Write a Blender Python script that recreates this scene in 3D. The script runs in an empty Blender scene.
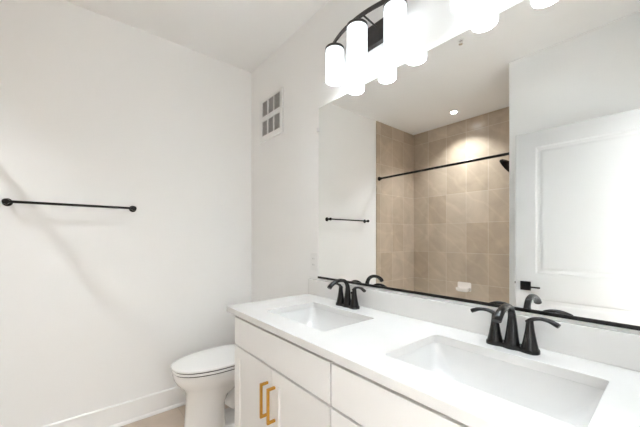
import bpy, bmesh, math
from mathutils import Vector, Matrix
PI = math.pi
S = bpy.context.scene
COL = S.collection

# ------------------------------------------------------------------ camera
cam_d = bpy.data.cameras.new('camera'); cam = bpy.data.objects.new('camera', cam_d); COL.objects.link(cam)
cam.location = (2.4485, -1.233, 1.2823)
cam.rotation_euler = (PI/2, 0, PI/2 - 0.6934)
cam_d.sensor_width = 36.0; cam_d.lens = 297.46/640*36.0
cam_d.shift_y = (238.02-213.5)/640.0
cam_d.clip_start = 0.02
S.camera = cam
# ------------------------------------------------------------------ world, exposure
w = bpy.data.worlds.new('world'); S.world = w; w.use_nodes = True
w.node_tree.nodes['Background'].inputs[0].default_value = (0.9, 0.95, 1.0, 1)
w.node_tree.nodes['Background'].inputs[1].default_value = 0.3
S.view_settings.view_transform = 'Standard'; S.view_settings.look = 'None'
S.view_settings.gamma = 1.0; S.view_settings.use_curve_mapping = False
S.view_settings.exposure = 2.64
S.cycles.max_bounces = 14; S.cycles.diffuse_bounces = 10; S.cycles.glossy_bounces = 8
S.cycles.caustics_reflective = True; S.cycles.use_denoising = True
S.cycles.sample_clamp_indirect = 6.0
# light strengths
SHADE_E = 0.24        # frosted shades
SHADE_BOTTOM_E = 15.0
DOWN_W = 2.1        # downlight over the bath
HALL_FILL_W = 52.0  # unseen lamp added in the hallway as fill

H = 2.766            # ceiling
XE = 2.58            # east wall (doorway wall)
YA = -2.562          # back of the bath alcove
XP, YP = 1.534, -1.628   # corner of the partition beside the bath
CZ = 0.91            # counter top

# ------------------------------------------------------------------ materials
def mat(name, col, rough=0.5, metal=0.0, spec=0.5, bump=None, var=None, emit=None, coat=0.0):
    m = bpy.data.materials.new(name); m.use_nodes = True
    nt = m.node_tree; b = nt.nodes['Principled BSDF']
    b.inputs['Base Color'].default_value = (*col, 1); b.inputs['Roughness'].default_value = rough
    b.inputs['Metallic'].default_value = metal; b.inputs['Specular IOR Level'].default_value = spec
    b.inputs['Coat Weight'].default_value = coat
    tc = nt.nodes.new('ShaderNodeTexCoord')
    if bump:
        n = nt.nodes.new('ShaderNodeTexNoise'); n.inputs['Scale'].default_value = bump[0]; n.inputs['Detail'].default_value = 3
        bp = nt.nodes.new('ShaderNodeBump'); bp.inputs['Strength'].default_value = bump[1]; bp.inputs['Distance'].default_value = 0.002
        nt.links.new(tc.outputs['Object'], n.inputs['Vector']); nt.links.new(n.outputs['Fac'], bp.inputs['Height'])
        nt.links.new(bp.outputs['Normal'], b.inputs['Normal'])
    if var:
        n = nt.nodes.new('ShaderNodeTexNoise'); n.inputs['Scale'].default_value = var[0]; n.inputs['Detail'].default_value = 4
        r = nt.nodes.new('ShaderNodeValToRGB')
        r.color_ramp.elements[0].position = 0.3; r.color_ramp.elements[1].position = 0.7
        r.color_ramp.elements[0].color = (*[c*(1-var[1]) for c in col], 1)
        r.color_ramp.elements[1].color = (*[min(1, c*(1+var[1])) for c in col], 1)
        nt.links.new(tc.outputs['Object'], n.inputs['Vector']); nt.links.new(n.outputs['Fac'], r.inputs[0])
        nt.links.new(r.outputs[0], b.inputs['Base Color'])
    if emit:
        b.inputs['Emission Color'].default_value = (*emit[0], 1); b.inputs['Emission Strength'].default_value = emit[1]
    return m

M = {}
M['paint'] = mat('wall_paint', (0.895, 0.892, 0.886), 0.65, bump=(260, 0.06), var=(1.5, 0.004))
M['ceil'] = mat('ceiling_paint', (0.895, 0.892, 0.886), 0.8, bump=(200, 0.05))
M['trim'] = mat('trim_paint', (0.90, 0.90, 0.895), 0.35, var=(3, 0.004))
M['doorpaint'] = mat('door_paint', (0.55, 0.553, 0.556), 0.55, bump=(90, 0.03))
M['cab'] = mat('cabinet_paint', (0.82, 0.81, 0.80), 0.38, var=(4, 0.006))
M['cabshadow'] = mat('cabinet_gap_shadow', (0.17, 0.165, 0.16), 0.8, var=(8, 0.02))  # cabinet paint darkened: shadow of the reveal gaps put into the colour
M['quartz'] = mat('quartz', (0.75, 0.74, 0.73), 0.16, spec=0.5, var=(14, 0.012))
M['china'] = mat('sink_china', (0.77, 0.765, 0.76), 0.08, spec=0.6, coat=0.5, var=(3, 0.003))
M['toilet'] = mat('toilet_china', (0.88, 0.875, 0.865), 0.08, coat=0.5, var=(3, 0.003))
M['seat'] = mat('seat_plastic', (0.90, 0.90, 0.89), 0.22, var=(3, 0.003))
M['seat_gap_shadow'] = mat('seat_gap_shadow', (0.025, 0.025, 0.025), 0.7, var=(30, 0.1))  # near-black, paints the shadow lines around toilet seat and lid
M['black'] = mat('matte_black_metal', (0.013, 0.012, 0.012), 0.24, metal=0.35, var=(40, 0.15))
M['bronze'] = mat('dark_bronze', (0.085, 0.08, 0.078), 0.3, metal=0.85, var=(30, 0.1))
M['brass'] = mat('brushed_gold', (0.62, 0.33, 0.055), 0.3, metal=0.8, var=(60, 0.05))
M['chrome'] = mat('chrome', (0.75, 0.75, 0.75), 0.12, metal=1.0, var=(20, 0.02))
M['mirror'] = mat('mirror_glass', (0.925, 0.935, 0.928), 0.0, metal=1.0)
M['mirroredge'] = mat('mirror_edge', (0.55, 0.6, 0.58), 0.2, var=(20, 0.02))
M['clip'] = mat('clear_plastic_clip', (0.85, 0.85, 0.85), 0.15, var=(20, 0.02))
M['grille'] = mat('grey_grille', (0.48, 0.47, 0.46), 0.6, var=(50, 0.05))
M['plastic'] = mat('white_plastic', (0.84, 0.84, 0.83), 0.3, var=(8, 0.005))
M['slot'] = mat('dark_slot', (0.08, 0.08, 0.08), 0.6, var=(30, 0.1))
M['tub'] = mat('tub_acrylic', (0.86, 0.86, 0.85), 0.15, var=(3, 0.003))
M['soap'] = mat('soap_dish_china', (0.86, 0.81, 0.77), 0.12, var=(5, 0.004))
M['shade'] = mat('frosted_shade', (0.9, 0.9, 0.88), 0.4, emit=((0.83, 0.93, 1.0), SHADE_E))
M['shadeglow'] = mat('lit_lamp_mouth', (0.9, 0.9, 0.88), 0.4, emit=((0.83, 0.93, 1.0), SHADE_BOTTOM_E))
M['lens'] = mat('lit_lens', (0.9, 0.9, 0.9), 0.4, emit=((0.95, 0.975, 1.0), 9.0))
M['hallfill'] = mat('hall_fill_glow', (0.9, 0.9, 0.9), 0.4, emit=((0.87, 0.945, 1.0), 8.0))  # glow of the added hallway fill lamp

def tile_mat(name, ax, off_h, bw, off_z, rh, c1, c2, grout, rough=0.3, msize=0.0028, vein=0.5):
    m = bpy.data.materials.new(name); m.use_nodes = True; nt = m.node_tree; L = nt.links.new
    b = nt.nodes['Principled BSDF']; b.inputs['Roughness'].default_value = rough
    tc = nt.nodes.new('ShaderNodeTexCoord'); sp = nt.nodes.new('ShaderNodeSeparateXYZ'); L(tc.outputs['Object'], sp.inputs[0])
    cb = nt.nodes.new('ShaderNodeCombineXYZ')
    def add(sock, v):
        a = nt.nodes.new('ShaderNodeMath'); a.operation = 'ADD'; a.inputs[1].default_value = v; L(sock, a.inputs[0]); return a.outputs[0]
    L(add(sp.outputs[ax[0]], -off_h + bw*40), cb.inputs[0]); L(add(sp.outputs[ax[1]], -off_z + rh*40), cb.inputs[1])
    br = nt.nodes.new('ShaderNodeTexBrick'); br.offset = 0.0; br.squash = 1.0
    br.inputs['Scale'].default_value = 1.0; br.inputs['Mortar Size'].default_value = msize; br.inputs['Mortar Smooth'].default_value = 0.1
    br.inputs['Brick Width'].default_value = bw; br.inputs['Row Height'].default_value = rh; br.inputs['Bias'].default_value = 0.0
    br.inputs['Color1'].default_value = (*c1, 1); br.inputs['Color2'].default_value = (*c2, 1); br.inputs['Mortar'].default_value = (*grout, 1)
    L(cb.outputs[0], br.inputs['Vector'])
    # soft clouds and thin diagonal veins in the stone print
    n1 = nt.nodes.new('ShaderNodeTexNoise'); n1.inputs['Scale'].default_value = 3.2; n1.inputs['Detail'].default_value = 7; n1.inputs['Distortion'].default_value = 1.2
    L(tc.outputs['Object'], n1.inputs['Vector'])
    mp = nt.nodes.new('ShaderNodeMapping'); mp.inputs['Rotation'].default_value = (0.5, 0.7, 0.6); L(tc.outputs['Object'], mp.inputs[0])
    wv = nt.nodes.new('ShaderNodeTexWave'); wv.inputs['Scale'].default_value = 1.6; wv.inputs['Distortion'].default_value = 6; wv.inputs['Detail'].default_value = 4; wv.inputs['Detail Scale'].default_value = 1.1
    L(mp.outputs[0], wv.inputs['Vector'])
    r1 = nt.nodes.new('ShaderNodeMapRange'); r1.inputs[1].default_value = 0.3; r1.inputs[2].default_value = 0.7; r1.inputs[3].default_value = 0.88; r1.inputs[4].default_value = 1.1
    L(n1.outputs['Fac'], r1.inputs[0])
    r2 = nt.nodes.new('ShaderNodeMapRange'); r2.inputs[1].default_value = 0.9; r2.inputs[2].default_value = 1.0; r2.inputs[3].default_value = 1.0; r2.inputs[4].default_value = 1.0+0.13*vein
    L(wv.outputs['Fac'], r2.inputs[0])
    mu = nt.nodes.new('ShaderNodeMath'); mu.operation = 'MULTIPLY'; L(r1.outputs[0], mu.inputs[0]); L(r2.outputs[0], mu.inputs[1])
    vm = nt.nodes.new('ShaderNodeVectorMath'); vm.operation = 'SCALE'; L(br.outputs['Color'], vm.inputs[0]); L(mu.outputs[0], vm.inputs['Scale'])
    L(vm.outputs[0], b.inputs['Base Color'])
    bp = nt.nodes.new('ShaderNodeBump'); bp.inputs['Strength'].default_value = 0.4; bp.inputs['Distance'].default_value = 0.002; bp.invert = True
    L(br.outputs['Fac'], bp.inputs['Height']); L(bp.outputs[0], b.inputs['Normal'])
    return m
TC1, TC2, TG = (0.45, 0.36, 0.27), (0.535, 0.445, 0.35), (0.60, 0.52, 0.42)
M['tile_x'] = tile_mat('stone_tile_back', (0, 2), 0.242, 0.257, 1.472, 0.378, TC1, TC2, TG)
M['tile_y'] = tile_mat('stone_tile_side', (1, 2), -1.811, 0.25, 1.472, 0.378, TC1, TC2, TG)
M['floor'] = tile_mat('floor_tile', (0, 1), 0.03, 0.305, -0.62, 0.61, (0.52, 0.43, 0.355), (0.56, 0.47, 0.39), (0.46, 0.39, 0.33), rough=0.4, vein=0.4)

# ------------------------------------------------------------------ mesh helpers
def obj(name, bm, m, parent=None, smooth=False, bevel=0.0, segs=2, angle=0.6):
    bmesh.ops.recalc_face_normals(bm, faces=bm.faces)
    me = bpy.data.meshes.new(name); bm.to_mesh(me); bm.free()
    me.materials.append(m)
    if smooth:
        me.polygons.foreach_set('use_smooth', [True]*len(me.polygons))
        try: me.set_sharp_from_angle(angle=angle)
        except Exception: pass
    o = bpy.data.objects.new(name, me); COL.objects.link(o)
    if parent: o.parent = parent
    if bevel:
        b = o.modifiers.new('bevel', 'BEVEL'); b.width = bevel; b.segments = segs; b.limit_method = 'ANGLE'; b.angle_limit = 0.7
    return o
def box(bm, x0, x1, y0, y1, z0, z1, mtx=None):
    vs = [bm.verts.new((x, y, z)) for x in (x0, x1) for y in (y0, y1) for z in (z0, z1)]
    for f in ((0,1,3,2), (4,6,7,5), (0,4,5,1), (2,3,7,6), (0,2,6,4), (1,5,7,3)):
        bm.faces.new([vs[i] for i in f])
    if mtx is not None:
        for v in vs: v.co = mtx @ v.co
    return vs
def boxes(*bs):
    bm = bmesh.new()
    for b in bs: box(bm, *b)
    return bm
def loft(rings, cap=True, bm=None, closed=False):
    bm = bm or bmesh.new()
    R = [[bm.verts.new(p) for p in r] for r in rings]
    n = len(R[0])
    pairs = list(zip(R, R[1:])) + ([(R[-1], R[0])] if closed else [])
    for a, b in pairs:
        for i in range(n):
            bm.faces.new((a[i], a[(i+1) % n], b[(i+1) % n], b[i]))
    if cap and not closed:
        bm.faces.new(R[0]); bm.faces.new(R[-1])
    return bm
def lathe(prof, c=(0,0,0), axis='Z', n=32, bm=None, cap=True, closed=False):
    rings = []
    for r, h in prof:
        ring = []
        for i in range(n):
            a = 2*PI*i/n; p = (max(r, 1e-5)*math.cos(a), max(r, 1e-5)*math.sin(a), h)
            if axis == 'Y': p = (p[0], p[2], p[1])
            if axis == 'X': p = (p[2], p[0], p[1])
            ring.append((p[0]+c[0], p[1]+c[1], p[2]+c[2]))
        rings.append(ring)
    return loft(rings, cap, bm, closed)
def catmull(pts, per=8):
    P = [Vector(p) for p in pts]; P = [P[0]*2-P[1]] + P + [P[-1]*2-P[-2]]
    out = []
    for i in range(1, len(P)-2):
        for k in range(per):
            t = k/per
            out.append(0.5*((2*P[i]) + (P[i+1]-P[i-1])*t + (2*P[i-1]-5*P[i]+4*P[i+1]-P[i+2])*t*t + (-P[i-1]+3*P[i]-3*P[i+1]+P[i+2])*t**3))
    out.append(P[-2]); return out
def sweep(pts, radii, n=16, side=None, bm=None, per=8, power=2.0):
    """tube along a smoothed path; radii = list of (r_side, r_up) per control point"""
    rr = [r if isinstance(r, tuple) else (r, r) for r in radii]
    path = catmull([tuple(p)for p in pts], per) if per > 1 else [Vector(p) for p in pts]
    rad = [Vector((a, b, 0)) for a, b in rr]
    rad = catmull(rad, per) if per > 1 else rad
    s = Vector(side) if side else None
    rings = []
    for i, p in enumerate(path):
        t = (path[min(i+1, len(path)-1)] - path[max(i-1, 0)]).normalized()
        if s is None: s = t.orthogonal().normalized()
        u = (s - t*s.dot(t)).normalized(); v = t.cross(u)
        if side is None: s = u
        ring = []
        for k in range(n):
            a = 2*PI*k/n; ca, sa = math.cos(a), math.sin(a)
            e = 2/power
            ca = math.copysign(abs(ca)**e, ca); sa = math.copysign(abs(sa)**e, sa)
            ring.append(p + u*ca*rad[i].x + v*sa*rad[i].y)
        rings.append(ring)
    return loft(rings, True, bm)
def rrect(cx, cy, w, h, r, z, k=6):
    pts = []
    for (sx, sy, a0) in ((1,1,0), (-1,1,PI/2), (-1,-1,PI), (1,-1,3*PI/2)):
        for i in range(k+1):
            a = a0 + PI/2*i/k
            pts.append((cx+sx*(w/2-r)+r*math.cos(a), cy+sy*(h/2-r)+r*math.sin(a), z))
    return pts
def tag(o, label, cat, group=None):
    o['label'] = label; o['category'] = cat
    if group: o['group'] = group
    return o
def thing(name, label, cat, loc=(0,0,0), rz=0.0, group=None):
    o = bpy.data.objects.new(name, None); COL.objects.link(o); o.location = loc; o.rotation_euler = (0,0,rz)
    o.empty_display_size = 0.05
    return tag(o, label, cat, group)
def struct(name, bm, m, parent=None, **k):
    o = obj(name, bm, m, parent, **k)
    if parent is None: o['kind'] = 'structure'
    return o
def kids(o): return [c for c in bpy.data.objects if c.parent == o]
def dup(root, loc, label):
    r = root.copy(); COL.objects.link(r); r.location = loc; r['label'] = label
    for ch in kids(root):
        c = ch.copy(); COL.objects.link(c); c.parent = r
        for g in kids(ch):
            d = g.copy(); COL.objects.link(d); d.parent = c
    return r

# ------------------------------------------------------------------ room shell
T = 0.12; XH = 4.0; YH = 3.2   # unseen hallway beyond the doorway, added to carry the fill light
DY0, DY1, DZ = -1.445, -0.545, 2.075   # door opening in the east wall
struct('floor', boxes((-T, XH, YA-T, T, -0.1, 0), (XE, XH, T, YH, -0.1, 0)), M['floor'])
struct('ceiling', boxes((-T, XH, YA-T, T, H, H+0.1), (XE, XH, T, YH, H, H+0.1)), M['ceil'])
struct('wall_north', boxes((-T, XE+T, 0, T, 0, H), (XE, XE+T, T, YH, 0, H), (XE, XH, YH, YH+T, 0, H)), M['paint'])
struct('wall_west', boxes((-T, 0, YA-T, 0, 0, H)), M['paint'])
struct('wall_south', boxes((0, XH, YA-T, YA-0.012, 0, H)), M['paint'])
struct('wall_partition', boxes((XP+0.012, XE, YA-0.012, YP, 0, H)), M['paint'], bevel=0.003)
struct('wall_east', boxes((XE, XE+T, YA-0.012, DY0, 0, H), (XE, XE+T, DY1, 0, 0, H), (XE, XE+T, DY0, DY1, DZ, H)), M['paint'])
struct('added_wall_hall', boxes((XH, XH+T, YA-T, YH+T, 0, H)), M['paint'])
# bath alcove tiling
struct('wall_south_tile', boxes((0.012, XP, YA-0.012, YA, 0, H)), M['tile_x'])
struct('wall_west_tile', boxes((0, 0.012, YA-0.012, -1.7355, 0, H)), M['tile_y'], bevel=0.004)
struct('wall_partition_tile', boxes((XP, XP+0.012, YA-0.012, -1.7355, 0, H)), M['tile_y'])
struct('trim_1', boxes((XP, XP+0.012, -1.7355, YP, 0, H)), M['paint'])
# baseboards: board plus shoe moulding
def baseboard(name, x0, y0, x1, y1, nx, ny):
    bm = bmesh.new()
    prof = [(0, 0), (0.026, 0), (0.026, 0.010), (0.022, 0.018), (0.014, 0.022), (0.014, 0.142), (0.010, 0.147), (0.004, 0.148), (0, 0.148)]
    rings = [[(x+nx*d, y+ny*d, z) for d, z in prof] for x, y in ((x0, y0), (x1, y1))]
    loft(rings, True, bm)
    return struct(name, bm, M['trim'])
baseboard('baseboard_west', 0, -1.7355, 0, 0, 1, 0)
baseboard('baseboard_north', 0.026, 0, 0.905, 0, 0, -1)
baseboard('baseboard_south', XP+0.0, YP, XE, YP, 0, 1)
# door casing, jamb
struct('trim_2', boxes((XE-0.016, XE, DY1, DY1+0.07, 0, DZ+0.07), (XE-0.016, XE, DY0-0.07, DY0, 0, DZ+0.07),
       (XE-0.016, XE, DY0, DY1, DZ, DZ+0.07),
       (XE, XE+T, DY1-0.015, DY1, 0, DZ), (XE, XE+T, DY0, DY0+0.015, 0, DZ), (XE, XE+T, DY0+0.015, DY1-0.015, DZ-0.015, DZ)), M['trim'], bevel=0.002)

# ------------------------------------------------------------------ open door
hx, hy = 2.562, -1.410
lx, ly = 1.660, -1.367
DW = math.hypot(hx-lx, hy-ly); ang = math.atan2(hy-ly, hx-lx)
dr = bpy.data.objects.new('door_1', None); COL.objects.link(dr); dr.location = (lx, ly, 0.008); dr.rotation_euler = (0, 0, ang); dr['kind'] = 'structure'
DH = 2.052
# leaf in local coords: x 0..DW, front face y=0, back y=-0.035 ; two moulded panels per side
def door_face(bm, yf, sgn):
    """front face with two recessed/raised moulded panels; sgn = outward direction along y"""
    st = 0.125
    pans = [(st, DW-st, 0.22, 0.835), (st, DW-st, 1.015, DH-0.115)]
    xs = [0, st, DW-st, DW]; zs = [0, 0.22, 0.835, 1.015, DH-0.115, DH]
    for i in range(3):
        for j in range(5):
            if i == 1 and j in (1, 3): continue
            bm.faces.new([bm.verts.new((x, yf, z)) for x, z in ((xs[i], zs[j]), (xs[i+1], zs[j]), (xs[i+1], zs[j+1]), (xs[i], zs[j+1]))])
    for x0, x1, z0, z1 in pans:
        prof = [(0, 0), (0.005, -0.003), (0.010, -0.0055), (0.022, -0.006), (0.030, -0.006), (0.040, -0.0035), (0.048, -0.0025)]
        rings = [[(x0+d, yf+sgn*h, z0+d), (x1-d, yf+sgn*h, z0+d), (x1-d, yf+sgn*h, z1-d), (x0+d, yf+sgn*h, z1-d)] for d, h in prof]
        R = [[bm.verts.new(p) for p in r] for r in rings]
        for a, b in zip(R, R[1:]):
            for k in range(4): bm.faces.new((a[k], a[(k+1) % 4], b[(k+1) % 4], b[k]))
        bm.faces.new(R[-1])
bm = bmesh.new(); door_face(bm, 0, 1); door_face(bm, -0.035, -1)
for q in (((0,0,0),(0,-0.035,0),(0,-0.035,DH),(0,0,DH)), ((DW,0,0),(DW,-0.035,0),(DW,-0.035,DH),(DW,0,DH)),
          ((0,0,DH),(DW,0,DH),(DW,-0.035,DH),(0,-0.035,DH)), ((0,0,0),(DW,0,0),(DW,-0.035,0),(0,-0.035,0))):
    bm.faces.new([bm.verts.new(p) for p in q])
bmesh.ops.remove_doubles(bm, verts=bm.verts, dist=1e-5)
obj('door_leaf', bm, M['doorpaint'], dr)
hz = 0.921
for sg, y0 in ((1, 0), (-1, -0.035)):
    ya, yb = sorted((y0, y0+sg*0.009))
    h = obj('door_handle', boxes((0.032, 0.098, ya, yb, hz-0.033, hz+0.033)), M['black'], dr, bevel=0.0015)
    bm = lathe([(0.012, 0), (0.012, 0.040), (0.010, 0.042)], (0.065, y0, hz), 'Y', 20)
    if sg < 0:
        for v in bm.verts: v.co.y = y0 - (v.co.y - y0)
    ya, yb = sorted((y0+sg*0.036, y0+sg*0.048))
    box(bm, 0.054, 0.160, ya, yb, hz-0.009, hz+0.003)
    obj('lever', bm, M['black'], h, bevel=0.002)
obj('latch_bolt', boxes((-0.010, 0.0, -0.024, -0.012, hz+0.008, hz+0.024)), M['bronze'], dr, bevel=0.001)
for z in (0.2, 1.02, 1.85):
    obj('hinge', boxes((DW-0.001, DW+0.003, -0.030, -0.002, z-0.045, z+0.045)), M['black'], dr)

# ------------------------------------------------------------------ vanity cabinets
YF = -0.560      # face of doors
def handle_v(x, z0, z1, yf, parent):
    r = 0.005; yo = yf-0.032
    bm = boxes((x-r, x+r, yo-r, yo+r, z0, z1), (x-r, x+r, yo+r-0.001, yf, z1-2*r, z1), (x-r, x+r, yo+r-0.001, yf, z0, z0+2*r))
    return obj('handle', bm, M['brass'], parent, bevel=0.001)
def shaker(x0, x1, z0, z1, yf, rail=0.056, d=0.008, th=0.02):
    bm = bmesh.new()
    o = [(x0, z0), (x1, z0), (x1, z1), (x0, z1)]
    i_ = [(x0+rail, z0+rail), (x1-rail, z0+rail), (x1-rail, z1-rail), (x0+rail, z1-rail)]
    R = [[bm.verts.new((x, y, z)) for x, z in p] for p, y in ((o, yf+th), (o, yf), (i_, yf), ([(a+s*0.002, b+t*0.002) for (a, b), (s, t) in zip(i_, ((1,1),(-1,1),(-1,-1),(1,-1)))], yf+d))]
    for a, b in zip(R, R[1:]):
        for k in range(4): bm.faces.new((a[k], a[(k+1) % 4], b[(k+1) % 4], b[k]))
    bm.faces.new(R[-1]); bm.faces.new(R[0])
    return bm
def cabinet(x0, x1, label, filler=0.0, split=None):
    c = thing('sink_cabinet', label, 'cabinet', ((x0+x1)/2, -0.28, 0), 0, 'sink cabinets of the vanity')
    ox, oy = (x0+x1)/2, -0.28
    def P(name, bm, m, par=c, **k):
        if par is c:
            for v in bm.verts: v.co.x -= ox; v.co.y -= oy
        else:
            for v in bm.verts: v.co.x -= ox; v.co.y -= oy
        return obj(name, bm, m, par, **k)
    t = 0.018; zt = CZ-0.030; yb = YF+0.021
    P('body', boxes((x0, x0+t, yb, -0.002, 0.10, zt), (x1-t, x1, yb, -0.002, 0.10, zt), (x0+t, x1-t, yb, -0.002, 0.10, 0.118),
                    (x0+t, x1-t, -0.012, -0.002, 0.118, zt), (x0, x0+t, yb+0.06, -0.002, 0, 0.10), (x1-t, x1, yb+0.06, -0.002, 0, 0.10)), M['cab'])
    yr = yb+0.012
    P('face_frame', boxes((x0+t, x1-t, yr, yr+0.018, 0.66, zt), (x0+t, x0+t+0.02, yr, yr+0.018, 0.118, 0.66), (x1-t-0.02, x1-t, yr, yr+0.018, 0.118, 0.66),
                          ((x0+x1)/2-0.02, (x0+x1)/2+0.02, yr, yr+0.018, 0.118, 0.66)), M['cabshadow'])  # frame coloured dark to paint the shadow between the fronts
    P('toe_kick', boxes((x0+t, x1-t, yb+0.06, yb+0.075, 0.0, 0.10)), M['cab'])
    g = 0.0045
    P('drawer_front', boxes((x0+g, x1-g, YF, YF+0.02, 0.714, 0.858)), M['cab'], bevel=0.0015)
    mid = split or (x0+x1)/2
    for a, b, hxx in ((x0+g, mid-0.002, mid-0.030), (mid+0.002, x1-g, mid+0.030)):
        d = P('door', shaker(a, b, 0.108, 0.704, YF), M['cab'], bevel=0.001)
        bm = None
        r = 0.0052; yo = YF-0.034
        bm = boxes((hxx-r, hxx+r, yo-r, yo+r, 0.488, 0.640), (hxx-r, hxx+r, yo+r-0.001, YF, 0.640-2*r, 0.640), (hxx-r, hxx+r, yo+r-0.001, YF, 0.488, 0.488+2*r))
        P('handle', bm, M['brass'], d, bevel=0.001)['label'] = 'square brushed gold bar pull'
    if filler:
        P('filler_strip', boxes((x1, x1+filler, YF+0.004, YF+0.021, 0, zt)), M['cab'])
    return c
cabinet(0.912, 1.694, 'light grey two-door vanity cabinet with gold pulls, next to the toilet')
cabinet(1.694, 2.474, 'light grey vanity cabinet nearer the camera, below the front sink', filler=0.104)

# ------------------------------------------------------------------ countertop
X0, X1, Y0, Y1 = 0.864, XE-0.002, -0.583, -0.001
SINKS = [(1.320, 0.462), (2.090, 0.488)]
SY0, SY1 = -0.466, -0.153
bm = bmesh.new()
cells = [X0, SINKS[0][0]-0.28, SINKS[0][0]+0.28, SINKS[1][0]-0.28, SINKS[1][0]+0.28, X1]
def quad(p): bm.faces.new([bm.verts.new(q) for q in p])
for i in (0, 2, 4):
    a, b = cells[i], cells[i+1]; quad([(a, Y0, CZ), (b, Y0, CZ), (b, Y1, CZ), (a, Y1, CZ)])
for i, (cx, sw) in zip((1, 3), SINKS):
    a, b = cells[i], cells[i+1]
    k = 6; loop = rrect(cx, (SY0+SY1)/2, sw, SY1-SY0, 0.014, CZ, k)
    out = [(b, Y1, CZ), (a, Y1, CZ), (a, Y0, CZ), (b, Y0, CZ)]
    V = [bm.verts.new(p) for p in loop]; O = [bm.verts.new(p) for p in out]
    for c in range(4):
        s = c*(k+1)
        for j in range(k): bm.faces.new((V[s+j], V[s+j+1], O[c]))
        bm.faces.new((V[s+k], V[(s+k+1) % len(V)], O[(c+1) % 4], O[c]))
bmesh.ops.remove_doubles(bm, verts=bm.verts, dist=1e-5)
r = bmesh.ops.extrude_face_region(bm, geom=bm.faces[:])
for v in r['geom']:
    if isinstance(v, bmesh.types.BMVert): v.co.z -= 0.030
ct = obj('countertop', bm, M['quartz'], bevel=0.0018)
tag(ct, 'long white quartz vanity countertop with two rectangular sink cutouts', 'countertop')
bsp = obj('backsplash', boxes((X0, X1, -0.021, -0.001, CZ+0.0003, 1.010)), M['quartz'], bevel=0.0015)
tag(bsp, 'low white quartz backsplash strip along the wall under the mirror', 'backsplash')

# ------------------------------------------------------------------ sinks
def sink(cx, sw, label):
    cy, sh = (SY0+SY1)/2, SY1-SY0
    t = thing('undermount_sink', label, 'sink', (cx, cy, CZ-0.172), 0, 'undermount sinks in the countertop')
    base = CZ-0.172
    inner = [(-0.004, -0.031, .026), (-0.003, -0.036, .028), (0.002, -0.060, .035), (0.010, -0.090, .045), (0.026, -0.120, .06), (0.050, -0.143, .07), (0.085, -0.156, .07), (0.12, -0.161, .04)]
    rings = []
    for ins, dz, r in inner:
        rings.append(rrect(0, 0, sw-2*ins*1.25, sh-2*ins*0.9, min(r, (sh-2*ins)/2-.001), CZ+dz-base))
    outer = [(0.11, -0.170, .04), (0.04, -0.160, .07), (0.0, -0.10, .05), (-0.012, -0.045, .04), (-0.022, -0.041, .035), (-0.022, -0.031, .035)]
    for ins, dz, r in outer:
        rings.append(rrect(0, 0, sw-2*ins, sh-2*ins, r, CZ+dz-base))
    bm = loft(rings, False, closed=True)
    # basin floor
    obj('basin', bm, M['china'], t, smooth=True, angle=0.9)
    bm = lathe([(0.0001, 0.0045), (0.026, 0.0045), (0.031, 0.006), (0.033, 0.004), (0.033, 0.0)], (0, 0, CZ-0.1615-base), 'Z', 28)
    fl = loft([rrect(0, 0, sw-0.29, sh-0.21, .04, CZ-0.162-base), rrect(0, 0, sw-0.29, sh-0.21, .04, CZ-0.1605-base)])
    obj('basin_floor', fl, M['china'], t)
    obj('drain', bm, M['black'], t, smooth=True)
    return t
sink(*SINKS[0], 'white rectangular undermount sink farther away, by the toilet end of the counter')
sink(*SINKS[1], 'white rectangular undermount sink closest to the camera, in the foreground')

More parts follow.
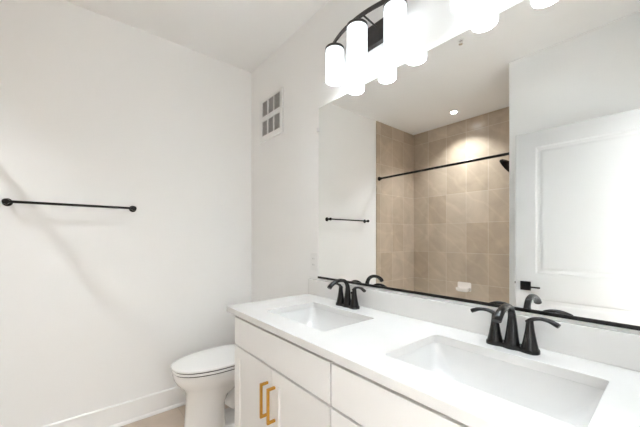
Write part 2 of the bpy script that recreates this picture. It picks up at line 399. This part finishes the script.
# ------------------------------------------------------------------ faucets
def faucet(x, label):
    t = thing('faucet', label, 'faucet', (x, -0.087, CZ), 0, 'black two-handle faucets')
    t.scale = (0.97, 0.97, 0.97)
    # centreset base: three merged rounds with a waist
    bm = bmesh.new()
    def outline(s, z):
        pts = []
        n = 64
        for i in range(n):
            a = 2*PI*i/n; px = 0.082*math.cos(a)
            u = abs(px)/0.082
            hw = 0.026 - 0.007*math.exp(-((abs(px)-0.026)/0.014)**2)
            py = hw*math.copysign(min(1, abs(math.sin(a))*1.75)**0.8 if abs(math.sin(a)) > 1e-6 else 0, math.sin(a))
            pts.append((px*s, py*s, z))
        return pts
    loft([outline(1.0, 0), outline(1.0, 0.008), outline(0.975, 0.013), outline(0.90, 0.016)], True, bm)
    obj('base', bm, M['black'], t, smooth=True)
    # spout: conical column flowing into a flattened arc towards the basin
    pts = [(0,0,0.010), (0,0.001,0.045), (0,0.003,0.085), (0,0.000,0.118), (0,-0.018,0.143), (0,-0.055,0.152), (0,-0.096,0.144), (0,-0.126,0.128), (0,-0.136,0.117)]
    rad = [(0.025,0.023), (0.020,0.018), (0.0155,0.0145), (0.0120,0.0115), (0.0115,0.010), (0.0120,0.0095), (0.0130,0.0100), (0.0142,0.011), (0.0140,0.0110)]
    obj('spout', sweep(pts, rad, 24, side=(1,0,0)), M['black'], t, smooth=True, angle=1.0)
    for s in (-1, 1):
        cx = s*0.0535
        bm = sweep([(cx,0,0.010), (cx,0,0.040), (cx,0,0.075), (cx*1.0,0,0.098), (cx,0,0.106)], [0.0260, 0.0195, 0.0135, 0.0112, 0.0105], 24, side=(1,0,0))
        h = obj('handle', bm, M['black'], t, smooth=True, angle=1.0)
        bm = sweep([(cx-s*0.008,0,0.099), (cx+s*0.006,0,0.111), (cx+s*0.028,-0.001,0.1175), (cx+s*0.052,-0.003,0.1165), (cx+s*0.072,-0.005,0.109), (cx+s*0.080,-0.006,0.105)],
                   [(0.0100,0.0080), (0.0095,0.0070), (0.0085,0.0060), (0.0092,0.0066), (0.0100,0.0080), (0.0098,0.0078)], 16, side=(0,1,0))
        obj('lever', bm, M['black'], h, smooth=True, angle=1.0)
    bm = lathe([(0.0022, 0.0), (0.0022, 0.055), (0.0055, 0.058), (0.006, 0.064), (0.003, 0.068)], (0, 0.034, 0.012), 'Z', 14)
    obj('lift_rod', bm, M['black'], t, smooth=True)
    return t
FX = (1.302, 2.088)
faucet(FX[0], 'matte black two-handle faucet behind the far sink by the toilet end')
faucet(FX[1], 'matte black two-handle faucet behind the near sink in the foreground')

# ------------------------------------------------------------------ mirror
mx0, mx1, mz0, mz1 = 0.956, 2.520, 1.028, 2.1245
mr = thing('wall_mirror', 'large frameless mirror with thin black bottom channel above the double vanity', 'mirror', ((mx0+mx1)/2, 0, mz0))
def mloc(bm):
    for v in bm.verts: v.co.x -= (mx0+mx1)/2; v.co.z -= mz0
    return bm
obj('mirror_back', mloc(boxes((mx0, mx1, -0.005, -0.0005, mz0, mz1))), M['mirroredge'], mr)
obj('glass', mloc(boxes((mx0+0.0015, mx1-0.0015, -0.0062, -0.005, mz0, mz1-0.0015))), M['mirror'], mr)
obj('bottom_channel', mloc(boxes((mx0-0.003, mx1+0.003, -0.010, -0.0005, mz0-0.006, mz0), (mx0-0.003, mx1+0.003, -0.010, -0.0068, mz0, mz0+0.006))), M['black'], mr)
for x, z in ((mx0, 1.986), (mx1, 1.986)):
    obj('clip', mloc(boxes((x-0.011, x+0.011, -0.012, -0.0005, z-0.012, z+0.012))), M['clip'], mr, bevel=0.002)

# ------------------------------------------------------------------ vanity lights
def vanity_light(x, label):
    t = thing('vanity_light', label, 'wall light', (x, 0, 2.352), 0, 'three-shade wall lights above the mirror')
    z0 = 2.352
    # curved flat bar (arc in plan)
    pts = []
    n = 24; w = 0.262
    def yb(px): return -0.128 + 0.035*(px/0.205)**2
    rings = []
    for i in range(n+1):
        px = -w+2*w*i/n
        rings.append([(px, yb(px)-0.0045, 2.383-z0), (px, yb(px)+0.0045, 2.383-z0), (px, yb(px)+0.0045, 2.403-z0), (px, yb(px)-0.0045, 2.403-z0)])
    obj('bar', loft(rings), M['bronze'], t, bevel=0.001)
    bm = bmesh.new()
    loft([[(p[0], -p[2], p[1]) for p in rrect(0, 2.352-z0, ww, hh, 0.012, zz)] for ww, hh, zz in ((0.20, 0.122, 0.0005), (0.20, 0.122, 0.010), (0.184, 0.106, 0.018))], True, bm)
    obj('backplate', bm, M['bronze'], t)
    for s in (-0.035, 0.035):
        bm = sweep([(s, -0.016, 2.378-z0), (s, -0.07, 2.386-z0), (s, yb(s), 2.392-z0)], [0.0045]*3, 12)
        obj('arm', bm, M['bronze'], t, smooth=True)
    for px in (-0.205, 0.0, 0.205):
        py = yb(px)
        # frosted glass cylinder, closed at the top, open mouth below
        sh = obj('lamp_shade', lathe([(0.046, 2.352-z0), (0.050, 2.350-z0), (0.0515, 2.345-z0), (0.0515, 2.174-z0), (0.0505, 2.169-z0), (0.047, 2.167-z0),
                                      (0.0465, 2.172-z0), (0.047, 2.345-z0)], (px, py, 0), 'Z', 40, closed=True), M['shade'], t, smooth=True)
        obj('bulb', lathe([(0.030, 2.225-z0), (0.0455, 2.222-z0), (0.0455, 2.215-z0), (0.030, 2.212-z0)], (px, py, 0), 'Z', 40), M['shadeglow'], sh)
        obj('shade_holder', lathe([(0.0535, 2.341-z0), (0.0535, 2.354-z0), (0.050, 2.357-z0), (0.012, 2.360-z0), (0.009, 2.384-z0)], (px, py, 0), 'Z', 40), M['bronze'], t, smooth=True)
    return t
vanity_light(1.412, 'dark metal wall light with three lit white cylinder shades over the far sink')
vanity_light(2.140, 'lit three-shade wall light nearer the camera, mostly cut off by the top edge')

# ------------------------------------------------------------------ wall vent, outlet
vt = thing('wall_vent', 'white air return grille with six grey panels high left of the mirror', 'vent', (0.345, 0, 2.27))
vx0, vx1, vz0, vz1 = -0.165, 0.187, -0.185, 0.160
px0, px1 = -0.122, 0.152
bars = [(vx0, px0, vz0, vz1), (px1, vx1, vz0, vz1), (px0, px1, 0.140, vz1), (px0, px1, vz0, -0.140), (px0, px1, -0.020, 0.020)]
colw = (px1-px0)/3
for c in (1, 2): bars.append((px0+c*colw-0.006, px0+c*colw+0.006, -0.140, 0.140))
obj('frame', boxes(*[(a, b, -0.014, -0.0005, c, d) for a, b, c, d in bars]), M['plastic'], vt)
for r_ in ((-0.140, -0.020), (0.020, 0.140)):
    for c in range(3):
        a = px0+c*colw+(0.006 if c else 0); b = px0+(c+1)*colw-(0.006 if c < 2 else 0)
        bm = boxes((a, b, -0.004, -0.001, r_[0], r_[1]))
        n = 12
        for k in range(n):
            zc = r_[0]+(k+0.5)*(r_[1]-r_[0])/n
            box(bm, a, b, -0.011, -0.004, zc-0.0012, zc+0.0012)
        obj('louvre_panel', bm, M['grille'], vt)
ol = thing('wall_outlet', 'white wall outlet just left of the mirror above the backsplash', 'outlet', (0.906, 0, 1.125))
obj('cover_plate', boxes((-0.035, 0.035, -0.006, -0.0005, -0.058, 0.058)), M['plastic'], ol, bevel=0.002)
for z in (-0.02, 0.02):
    s_ = obj('socket', boxes((-0.017, 0.017, -0.0085, -0.006, z-0.014, z+0.014)), M['plastic'], ol, bevel=0.001)
    obj('slot', boxes((-0.008, -0.006, -0.0088, -0.0085, z-0.004, z+0.006), (0.006, 0.008, -0.0088, -0.0085, z-0.004, z+0.006)), M['slot'], s_)

# ------------------------------------------------------------------ towel bar
tb = thing('towel_bar', 'slim matte black towel bar on the white wall', 'towel bar', (0, -1.215, 1.4865))
obj('bar', lathe([(0.0078, -0.305), (0.0078, 0.305)], (0.058, 0, 0), 'Y', 20), M['black'], tb, smooth=True)
for s in (-1, 1):
    p = obj('post', lathe([(0.0225, 0.0005), (0.0225, 0.006), (0.012, 0.014), (0.0095, 0.030), (0.0125, 0.045), (0.0165, 0.056), (0.0155, 0.066), (0.009, 0.072)], (0, s*0.305, 0), 'X', 24), M['black'], tb, smooth=True)

# ------------------------------------------------------------------ toilet
TX = 0.430
tl = thing('toilet', 'white two-piece toilet with closed lid beside the vanity', 'toilet', (TX, 0, 0))
def egg(w, yb, yf, z, n=48, flat=0.0, sq=2.3):
    """outline: rounded back at yb, elongated front at yf (negative)"""
    pts = []; yc = yb + (yf-yb)*0.42
    for i in range(n):
        a = 2*PI*i/n; c, s = math.cos(a), math.sin(a)
        px = w/2*math.copysign(abs(c)**(2/sq), c)
        if s < 0: py = yc + (yc-yf)*s*1.0 if False else yc - (yc-yf)*abs(s)**(2/2.1)
        else: py = yc + (yb-yc)*abs(s)**(2/3.2)
        pts.append((px, py, z))
    return pts
ZS = 0.430
rings = [egg(0.215, -0.42, -0.690, 0.0), egg(0.210, -0.425, -0.688, 0.03), egg(0.195, -0.43, -0.682, 0.08), egg(0.188, -0.43, -0.676, 0.18), egg(0.200, -0.40, -0.672, 0.240),
         egg(0.235, -0.30, -0.678, 0.290), egg(0.295, -0.16, -0.700, 0.325), egg(0.338, -0.09, -0.730, 0.358), egg(0.359, -0.07, -0.746, 0.388), egg(0.364, -0.06, -0.750, 0.410), egg(0.360, -0.06, -0.748, ZS-0.004), egg(0.350, -0.07, -0.742, ZS)]
obj('bowl', loft(rings), M['toilet'], tl, smooth=True, angle=1.2)
bm = sweep([(0, -0.40, 0.12), (0, -0.33, 0.20), (0, -0.25, 0.27), (0, -0.18, 0.20), (0, -0.15, 0.10), (0, -0.15, 0.0)], [(0.062, 0.06), (0.062, 0.06), (0.062, 0.065), (0.06, 0.06), (0.075, 0.065), (0.10, 0.08)], 24, side=(1,0,0))
loft([egg(0.235, -0.07, -0.60, 0.0), egg(0.230, -0.075, -0.60, 0.02), egg(0.20, -0.09, -0.58, 0.032)], True, bm)
obj('trapway', bm, M['toilet'], tl, smooth=True, angle=1.0)
obj('bowl_gap_shadow', loft([egg(0.356, -0.24, -0.746, ZS-0.001), egg(0.356, -0.24, -0.746, ZS+0.0065)]), M['seat_gap_shadow'], tl)  # dark sheet painting the shadow gap under the seat
st_ = [egg(0.366, -0.235, -0.753, ZS+0.006), egg(0.368, -0.232, -0.755, ZS+0.008), egg(0.368, -0.232, -0.755, ZS+0.017), egg(0.362, -0.235, -0.751, ZS+0.020)]
obj('seat', loft(st_), M['seat'], tl, smooth=True, angle=1.2)
obj('lid_gap_shadow', loft([egg(0.358, -0.24, -0.749, ZS+0.0195), egg(0.358, -0.24, -0.749, ZS+0.0275)]), M['seat_gap_shadow'], tl)  # dark sheet painting the shadow gap under the lid
ld = [egg(0.368, -0.225, -0.757, ZS+0.027), egg(0.371, -0.222, -0.759, ZS+0.029), egg(0.371, -0.222, -0.759, ZS+0.0375), egg(0.365, -0.225, -0.755, ZS+0.0405),
      egg(0.335, -0.235, -0.734, ZS+0.0425), egg(0.25, -0.27, -0.67, ZS+0.044), egg(0.10, -0.36, -0.55, ZS+0.045)]
obj('lid', loft(ld), M['seat'], tl, smooth=True, angle=1.2)
for s in (-1, 1):
    obj('lid_hinge', lathe([(0.013, -0.025), (0.013, 0.025)], (s*0.075, -0.222, ZS+0.022), 'X', 16), M['seat'], tl, smooth=True)
tk = loft([rrect(0, -0.105, w_, d_, 0.03, z) for w_, d_, z in ((0.34, 0.15, 0.405), (0.38, 0.17, 0.43), (0.415, 0.185, 0.55), (0.43, 0.19, 0.70))])
obj('tank', tk, M['toilet'], tl, smooth=True, angle=0.9)
obj('tank_lid', loft([rrect(0, -0.107, w_, d_, 0.032, z) for w_, d_, z in ((0.445, 0.20, 0.700), (0.450, 0.205, 0.706), (0.450, 0.205, 0.728), (0.435, 0.19, 0.737))]), M['toilet'], tl, smooth=True, angle=0.9)
bm = sweep([(-0.15, -0.195, 0.65), (-0.15, -0.225, 0.65)], [0.012, 0.012], 14, per=1); sweep([(-0.155, -0.222, 0.65), (-0.10, -0.226, 0.648), (-0.075, -0.226, 0.644)], [0.007, 0.006, 0.006], 10, bm=bm)
obj('flush_lever', bm, M['chrome'], tl, smooth=True)
# supply valve and hose behind the bowl
sv = thing('water_supply', 'small chrome shutoff valve with hose behind the toilet bowl', 'valve', (TX-0.26, 0, 0.19))
bm = lathe([(0.028, 0.0), (0.028, -0.004), (0.010, -0.012), (0.008, -0.05)], (0, -0.015, 0), 'Y', 20)
obj('valve', bm, M['chrome'], sv, smooth=True)
obj('hose', sweep([(0, -0.062, 0.0), (-0.005, -0.072, 0.05), (0.02, -0.080, 0.11), (0.028, -0.085, 0.165)], [0.006]*4, 10), M['chrome'], sv, smooth=True)

# ------------------------------------------------------------------ bath alcove
tubx0, tubx1, tuby0, tuby1, tubz = 0.013, XP-0.001, YA+0.001, -1.765, 0.44
bm = bmesh.new()
def RR(i, z, r): return rrect((tubx0+tubx1)/2, (tuby0+tuby1)/2, tubx1-tubx0-2*i, tuby1-tuby0-2*i, r, z)
loft([RR(0.0, 0.001, 0.004), RR(0.0, tubz-0.01, 0.006), RR(0.006, tubz, 0.008), RR(0.07, tubz, 0.09), RR(0.082, tubz-0.015, 0.10), RR(0.11, 0.20, 0.12), RR(0.14, 0.11, 0.13), RR(0.20, 0.09, 0.10)], True, bm)
tag(obj('bathtub', bm, M['tub'], smooth=True, angle=0.7), 'white built-in bathtub filling the tiled alcove', 'bathtub')
cr = thing('shower_curtain_rod', 'straight black shower curtain rod across the tiled alcove', 'curtain rod', (0.0, -1.7817, 2.0374))
obj('rod', lathe([(0.0125, 0.012), (0.0125, XP-0.001)], (0,0,0), 'X', 24), M['black'], cr, smooth=True)
obj('flange', lathe([(0.027, 0.0125), (0.027, 0.022), (0.018, 0.034), (0.0165, 0.05)], (0,0,0), 'X', 24), M['black'], cr, smooth=True)
obj('flange', lathe([(0.027, XP-0.0005), (0.027, XP-0.010), (0.018, XP-0.022), (0.0165, XP-0.038)], (0,0,0), 'X', 24), M['black'], cr, smooth=True)
# shower head on the partition side
hd = thing('shower_sprayer', 'round black shower head at the right side of the tiled alcove', 'shower head', (XP, -2.16, 2.14))
obj('arm', sweep([(0, 0, 0.0), (-0.07, 0, 0.005), (-0.125, 0, -0.022), (-0.160, 0, -0.085)], [0.009]*4, 14), M['black'], hd, smooth=True)
obj('flange', lathe([(0.030, -0.0005), (0.030, -0.004), (0.012, -0.012)], (0,0,0), 'X', 24), M['black'], hd, smooth=True)
bm = lathe([(0.012, 0.058), (0.024, 0.046), (0.050, 0.034), (0.078, 0.014), (0.086, -0.002), (0.082, -0.012), (0.02, -0.014)], (0,0,0), 'Z', 32)
rm = Matrix.Translation((-0.200, 0, -0.125)) @ Matrix.Rotation(math.radians(58), 4, 'Y')
for v in bm.verts: v.co = rm @ v.co
obj('head', bm, M['black'], hd, smooth=True)
# soap dish
sd = thing('soap_dish', 'small cream ceramic soap dish on the beige tile wall', 'soap dish', (0.735, YA, 0.672))
bm = loft([[(p[0], p[2], p[1]) for p in rrect(0, 0, 0.165, 0.112, 0.014, z)] for z in (0.0005, 0.008)])
obj('back_plate', bm, M['soap'], sd, bevel=0.002)
bm = loft([rrect(0, 0.036, a, b, 0.02, z) for a, b, z in ((0.120, 0.060, -0.056), (0.158, 0.080, -0.042), (0.162, 0.086, -0.012), (0.145, 0.080, -0.010), (0.10, 0.05, -0.026))])
for v in bm.verts: v.co.y = max(v.co.y, 0.004)
obj('tray', bm, M['soap'], sd, smooth=True, angle=0.9)

# ------------------------------------------------------------------ ceiling things
dl = thing('recessed_ceiling_light', 'small round lit recessed light in the ceiling over the bath', 'ceiling light', (0.758, -2.236, H))
obj('trim_ring', lathe([(0.034, -0.001), (0.048, -0.004), (0.052, -0.003), (0.054, -0.0003), (0.034, -0.0002)], (0,0,0), 'Z', 36, closed=True), M['plastic'], dl, smooth=True)
obj('lens', lathe([(0.034, -0.002), (0.034, -0.0005)], (0,0,0), 'Z', 36), M['lens'], dl)
ld_ = bpy.data.lights.new('downlight_lamp', 'AREA'); ld_.shape = 'DISK'; ld_.size = 0.066; ld_.energy = DOWN_W; ld_.color = (0.92, 0.965, 1.0); ld_.spread = math.radians(112)
lo = bpy.data.objects.new('downlight_lamp', ld_); COL.objects.link(lo); lo.parent = dl; lo.location = (0, 0, -0.006)
sp = thing('fire_sprinkler', 'tiny ceiling fire sprinkler seen in the mirror', 'sprinkler', (1.412, -1.007, H))
obj('escutcheon', lathe([(0.028, -0.0005), (0.027, -0.004), (0.012, -0.006)], (0,0,0), 'Z', 28), M['plastic'], sp, smooth=True)
bm = lathe([(0.006, -0.004), (0.006, -0.020)], (0,0,0), 'Z', 14)
box(bm, -0.013, -0.010, -0.002, 0.002, -0.036, -0.010); box(bm, 0.010, 0.013, -0.002, 0.002, -0.036, -0.010); box(bm, -0.013, 0.013, -0.002, 0.002, -0.014, -0.010)
lathe([(0.014, -0.036), (0.014, -0.038)], (0,0,0), 'Z', 16, bm=bm)
obj('deflector', bm, M['chrome'], sp)

# ------------------------------------------------------------------ added fill lamp in the unseen hallway
hl = thing('hall_fill_light', 'added unseen round fill light on the hallway ceiling outside the doorway', 'ceiling light', (3.3, 2.1, H))
obj('fill_diffuser', lathe([(0.17, -0.0005), (0.17, -0.03), (0.15, -0.06), (0.08, -0.075)], (0,0,0), 'Z', 36), M['hallfill'], hl, smooth=True)
hd_ = bpy.data.lights.new('hall_fill_lamp', 'AREA'); hd_.shape = 'DISK'; hd_.size = 0.34; hd_.energy = HALL_FILL_W; hd_.color = (0.87, 0.945, 1.0)
ho = bpy.data.objects.new('hall_fill_lamp', hd_); COL.objects.link(ho); ho.parent = hl; ho.location = (0, 0, -0.08)
